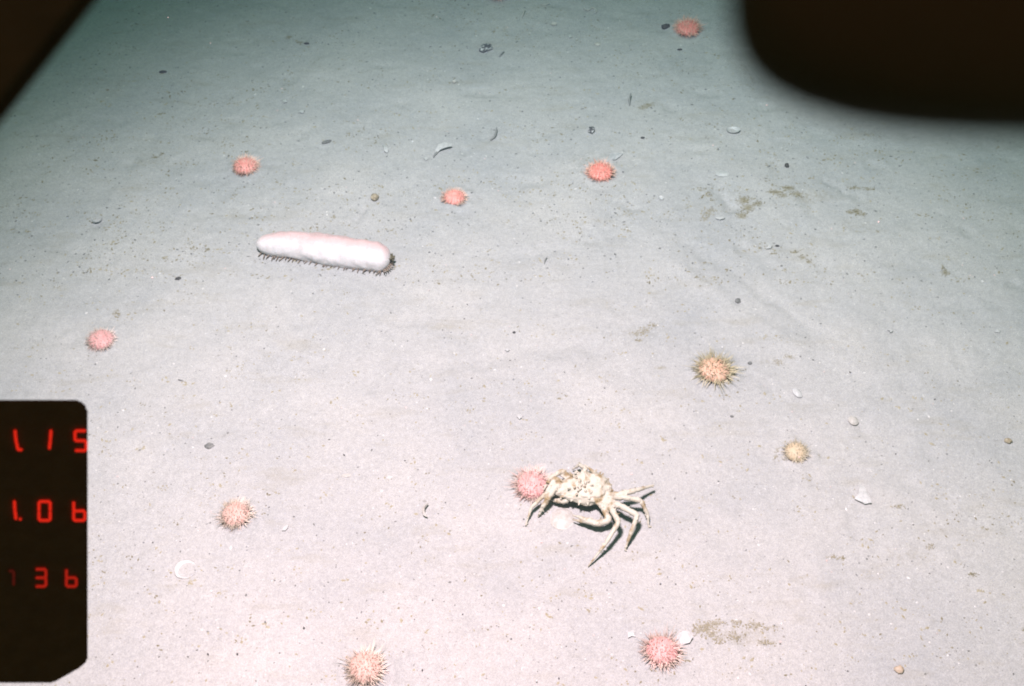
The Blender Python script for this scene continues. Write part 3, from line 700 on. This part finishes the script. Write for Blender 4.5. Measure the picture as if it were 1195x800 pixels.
# ------------------------------------------------------------------ grit, flecks and floating snow: uncountable, one object each
def grit(name, n, mat, size, seed, region=(-60, 1255, -40, 830), flat=.5, tall=1.0, streak=1.0, clus=0.0, thr=-1):
    rng = random.Random(seed); V = []; F = []; X0, X1, Y0, Y1 = region
    base = [Vector(v) for v in ((1, 0, 0), (0, 1, 0), (-1, 0, 0), (0, -1, 0), (0, 0, 1), (0, 0, -.5))]
    fc = [(0, 1, 4), (1, 2, 4), (2, 3, 4), (3, 0, 4), (1, 0, 5), (2, 1, 5), (3, 2, 5), (0, 3, 5)]
    pts = []
    while len(pts) < n:
        p = at(rng.uniform(X0, X1), Y0 + (Y1 - Y0) * rng.random())
        if thr > -1 and float(vnoise(np.array([p.x * .6]), np.array([p.y]), .11, seed)[0]) + .25 * rng.uniform(-1, 1) < thr: continue
        k = 1 if rng.random() > clus else rng.randint(3, 9)
        for _ in range(k): pts.append((p.x + (rng.gauss(0, .011) if k > 1 else 0), p.y + (rng.gauss(0, .006) if k > 1 else 0)))
    A = np.array(pts); Z = gh(A[:, 0], A[:, 1])
    for (x, y), z in zip(pts, Z):
        s = size * (.35 + 1.5 * rng.random() ** 3.2); rz = rng.uniform(0, 6.28); c, s_ = math.cos(rz), math.sin(rz); o = len(V)
        ex = rng.uniform(.6, 1.6) * streak
        for b in base:
            vx, vy = b.x * s * ex * rng.uniform(.7, 1.3), b.y * s * rng.uniform(.6, 1.1)
            V.append((x + vx * c - vy * s_, y + vx * s_ + vy * c, z + b.z * s * flat * rng.uniform(.6, 1.4)))
        F += [tuple(o + i for i in f) for f in fc]
    ob = mesh_obj(name, V, F, mat, None, False); ob['kind'] = 'stuff'; return ob
grit('shell_grit', 1000, M_RIM, .0019, 31)
grit('dark_grit', 4200, M_SLATE, .0014, 32)
grit('black_grit', 500, M_DARK, .0015, 33)
grit('silt_flecks', 4800, M_FLECK, .0014, 34, flat=.35, streak=1.3, clus=.35, thr=.06)
grit('pale_silt_flecks', 5200, M_SILT2, .0019, 35, flat=.35, streak=1.3, clus=.3)
grit('far_silt_flecks', 9000, M_FLECK, .0018, 36, (-60, 1255, -30, 330), flat=.35, streak=1.4, clus=.6, thr=.05)
grit('far_dark_grit', 4500, M_SLATE, .0019, 37, (-60, 1255, -30, 330))
def snow():
    rng = random.Random(77); bm = bmesh.new()
    for k in range(150):
        d = ray(rng.uniform(0, 1195), rng.uniform(0, 800)); z = rng.uniform(.05, 1.1); p = CAM + d * ((z - CAM_H) / d.z)
        r = rng.uniform(.0004, .0011); add_blob(bm, p, (r, r * rng.uniform(.6, 1), r), 1)
    o = bm_obj('marine_snow', bm, M_CREAM); o['kind'] = 'stuff'
snow()

# ------------------------------------------------------------------ the camera sled's own gear in view, and the data stamp built as a box
M_GEAR = material('black rubber', (.042, .022, .015), (.055, .029, .020), 60, .85, .0006, 400, .1)
M_BOX = material('stamp box black', (.085, .028, .016), (.10, .034, .020), 80, .8, .0003, 500, .05)
M_LED = bpy.data.materials.new('red led segment'); M_LED.use_nodes = True
_b = M_LED.node_tree.nodes['Principled BSDF']; _b.inputs['Base Color'].default_value = (.3, .01, .01, 1)
_b.inputs['Emission Color'].default_value = (1.0, .018, .006, 1); _b.inputs['Emission Strength'].default_value = 0.72
_n = M_LED.node_tree.nodes.new('ShaderNodeTexNoise'); _n.inputs['Scale'].default_value = 260
_r = M_LED.node_tree.nodes.new('ShaderNodeMapRange'); _r.inputs['From Min'].default_value = .3; _r.inputs['From Max'].default_value = .7
_r.inputs['To Min'].default_value = .55; _r.inputs['To Max'].default_value = 1.0
M_LED.node_tree.links.new(_n.outputs['Fac'], _r.inputs['Value']); M_LED.node_tree.links.new(_r.outputs[0], _b.inputs['Emission Strength'])
M_LEDLOW = M_LED.copy(); M_LEDLOW.name = 'weak red led segment'; M_LEDLOW.node_tree.nodes['Map Range'].inputs['To Min'].default_value = .25; M_LEDLOW.node_tree.nodes['Map Range'].inputs['To Max'].default_value = .5
M_LEDDIM = M_LED.copy(); M_LEDDIM.name = 'dim red led segment'
M_LEDDIM.node_tree.nodes['Map Range'].inputs['To Min'].default_value = .02; M_LEDDIM.node_tree.nodes['Map Range'].inputs['To Max'].default_value = .05

def build_data_stamp():  # film data stamp given an added box body, face tilted out of the strobe
    dc = ray(50, 630).normalized(); D = 0.80; O = CAM + dc * D; n = -dc; _l = (strobe.location - O).normalized(); n = (n - _l * max(0, n.dot(_l) + .16)).normalized()
    ex = RT - n * RT.dot(n); ex.normalize(); ey = n.cross(ex)
    M = Matrix((( ex.x, ey.x, n.x, O.x), (ex.y, ey.y, n.y, O.y), (ex.z, ey.z, n.z, O.z), (0, 0, 0, 1)))
    root = empty('data_stamp_box', O); root.matrix_world = M
    tag(root, 'data stamp with clipped corners and red lit digits at the lower left, built as a black box', 'counter display')
    def loc(px, py, h=0.0):
        d = ray(px, py); t = ((O + n * h) - CAM).dot(n) / d.dot(n); p = CAM + d * t - O
        return (p.dot(ex), p.dot(ey))
    out = [(-70, 466), (93, 466), (102.5, 475), (102.5, 771), (94, 779), (62, 797), (-70, 797)]
    bm = bmesh.new(); fr = [bm.verts.new((*loc(*p), 0)) for p in out]
    f = bm.faces.new(fr[::-1]) ; bm.normal_update()
    if f.normal.z < 0: f.normal_flip()
    ret = bmesh.ops.extrude_face_region(bm, geom=[f]); vs = [v for v in ret['geom'] if isinstance(v, bmesh.types.BMVert)]
    back = Vector((dc.dot(ex), dc.dot(ey), dc.dot(n))) * .06
    for v in vs: v.co = Vector((v.co.x * .95, v.co.y * .95, v.co.z)) + back
    bmesh.ops.recalc_face_normals(bm, faces=bm.faces)
    bmesh.ops.bevel(bm, geom=[e for e in bm.edges], offset=.0012, segments=2, affect='EDGES')
    bm_obj('housing', bm, M_BOX, root, False)
    # arm added off to the left to carry the data stamp box
    bm = bmesh.new(); ax, ay = loc(-30, 630)
    add_tube(bm, [(ax + .01, ay, -.03), (ax - .10, ay + .02, -.03), (ax - .34, ay + .10, -.02)], [.011, .011, .011], 14)
    bm_obj('bracket_arm', bm, M_BOX, root)
    W = 3.9
    def digit(segs, dim=False, low=False):
        bm = bmesh.new()
        for (x0, y0, x1, y1) in segs:
            a = Vector((x0, y0)); b_ = Vector((x1, y1)); d = (b_ - a); d = d.normalized() if d.length > .1 else Vector((1, 0))
            q = Vector((-d.y, d.x)) * W / 2; e = d * W * .42
            ring = [a - e * .2 + q * .9, a - e, a - e * .2 - q * .9, b_ + e * .2 - q * .9, b_ + e, b_ + e * .2 + q * .9]
            lo = [bm.verts.new((*loc(v.x, v.y, .0003), .0003)) for v in ring]; hi = [bm.verts.new((*loc(v.x, v.y, .0016), .0016)) for v in ring]
            bm.faces.new(hi); bm.faces.new(lo[::-1])
            for i in range(6): bm.faces.new((lo[i], lo[(i + 1) % 6], hi[(i + 1) % 6], hi[i]))
        bmesh.ops.recalc_face_normals(bm, faces=bm.faces)
        bm_obj('digit', bm, M_LEDDIM if dim else M_LEDLOW if low else M_LED, root, False)
    def seg7(x0, y0, w_, h, on, sl=0.0):
        ym = y0 + h / 2; y1 = y0 + h; x1 = x0 + w_; g = 1.2
        S = {'a': (x0 + g, y0, x1 - g, y0), 'g': (x0 + g, ym, x1 - g, ym), 'd': (x0 + g, y1, x1 - g, y1),
             'f': (x0, y0 + g, x0, ym - g), 'e': (x0, ym + g, x0, y1 - g), 'b': (x1, y0 + g, x1, ym - g), 'c': (x1, ym + g, x1, y1 - g)}
        return [S[c] for c in on]
    digit([(17.5, 502.5, 18.6, 513), (18.7, 514, 20.8, 523.5), (21.5, 524.5, 25, 524.5)])
    digit([(59.5, 502.5, 58.8, 512), (58.6, 514, 57.6, 523)])
    digit(seg7(87.5, 502.5, 13, 23, 'afgcd'))
    digit([(16.8, 585, 17.3, 594), (17.5, 596, 18.6, 605), (23.2, 605.5, 23.9, 605.5)])
    digit(seg7(45.5, 585, 13, 22, 'abcdef'))
    digit(seg7(86, 585, 13, 22, 'fegcd'))
    digit(seg7(10, 666, 6, 17, 'abc'), True)
    digit(seg7(41.5, 664, 12, 20, 'abgcd'), False, True)
    digit(seg7(77.5, 664, 11.5, 20, 'fegcd'), False, True)
build_data_stamp()

def build_bar():
    D = 0.21; C0 = CAM + ray(116, 0) * D; C1 = CAM + ray(0, 148) * D
    d = (C1 - C0).normalized(); n = -FW; side = d.cross(n).normalized()
    if side.dot(UP) < 0: side = -side
    wdt, th = .045, .018; mid = (C0 + C1) / 2 + side * wdt / 2
    M = Matrix(((d.x, side.x, n.x, mid.x), (d.y, side.y, n.y, mid.y), (d.z, side.z, n.z, mid.z), (0, 0, 0, 1)))
    root = empty('frame_bar', mid); root.matrix_world = M
    tag(root, 'blurred black diagonal bar of the camera frame across the upper left corner', 'frame bar')
    bm = bmesh.new(); bmesh.ops.create_cube(bm, size=1)
    for v in bm.verts: v.co = Vector((v.co.x * .40, v.co.y * (wdt if v.co.z > 0 else wdt - .020), v.co.z * th - th / 2))
    bmesh.ops.bevel(bm, geom=list(bm.edges), offset=.003, segments=3, affect='EDGES')
    bm_obj('bar', bm, M_GEAR, root, False)
    bm = bmesh.new(); add_tube(bm, [(-.15, 0, -.002), (-.15, 0, .006)], [.008, .008], 6); bm_obj('bolt', bm, M_GEAR, root, False)
build_bar()

def build_housing():
    D = 0.076; cpx, cpy = 1372, -42; O = CAM + ray(cpx, cpy) * D
    M = Matrix(((RT.x, UP.x, -FW.x, O.x), (RT.y, UP.y, -FW.y, O.y), (RT.z, UP.z, -FW.z, O.z), (0, 0, 0, 1)))
    root = empty('instrument_housing', O); root.matrix_world = M
    tag(root, 'large blurred black rounded housing filling the upper right corner', 'housing')
    a, b_ = 520 / FPX * D, 201 / FPX * D; e = 3.66; ns = 64; V = []; F = []
    prof = [(.0, .005), (.55, .005), (.86, .0044), (.95, .003), (.99, .001), (1.0, -.001), (.93, -.005), (.66, -.016), (.5, -.022), (.0, -.023)]
    for s, z in prof:
        for k in range(ns):
            t = 2 * math.pi * k / ns; c, q = math.cos(t), math.sin(t)
            r = (abs(c) ** e + abs(q) ** e) ** (-1 / e)
            V.append((a * max(s, 1e-3) * r * c, b_ * max(s, 1e-3) * r * q, z))
    for j in range(len(prof) - 1):
        for k in range(ns):
            p, q = j * ns + k, j * ns + (k + 1) % ns; F.append((p, p + ns, q + ns, q))
    mesh_obj('shell_body', V, F, M_GEAR, root)
    bm = bmesh.new(); add_tube(bm, [(.0, b_ * .8, -.012), (.01, .09, -.012)], [.006, .006], 12); bm_obj('mounting_stem', bm, M_GEAR, root)
build_housing()
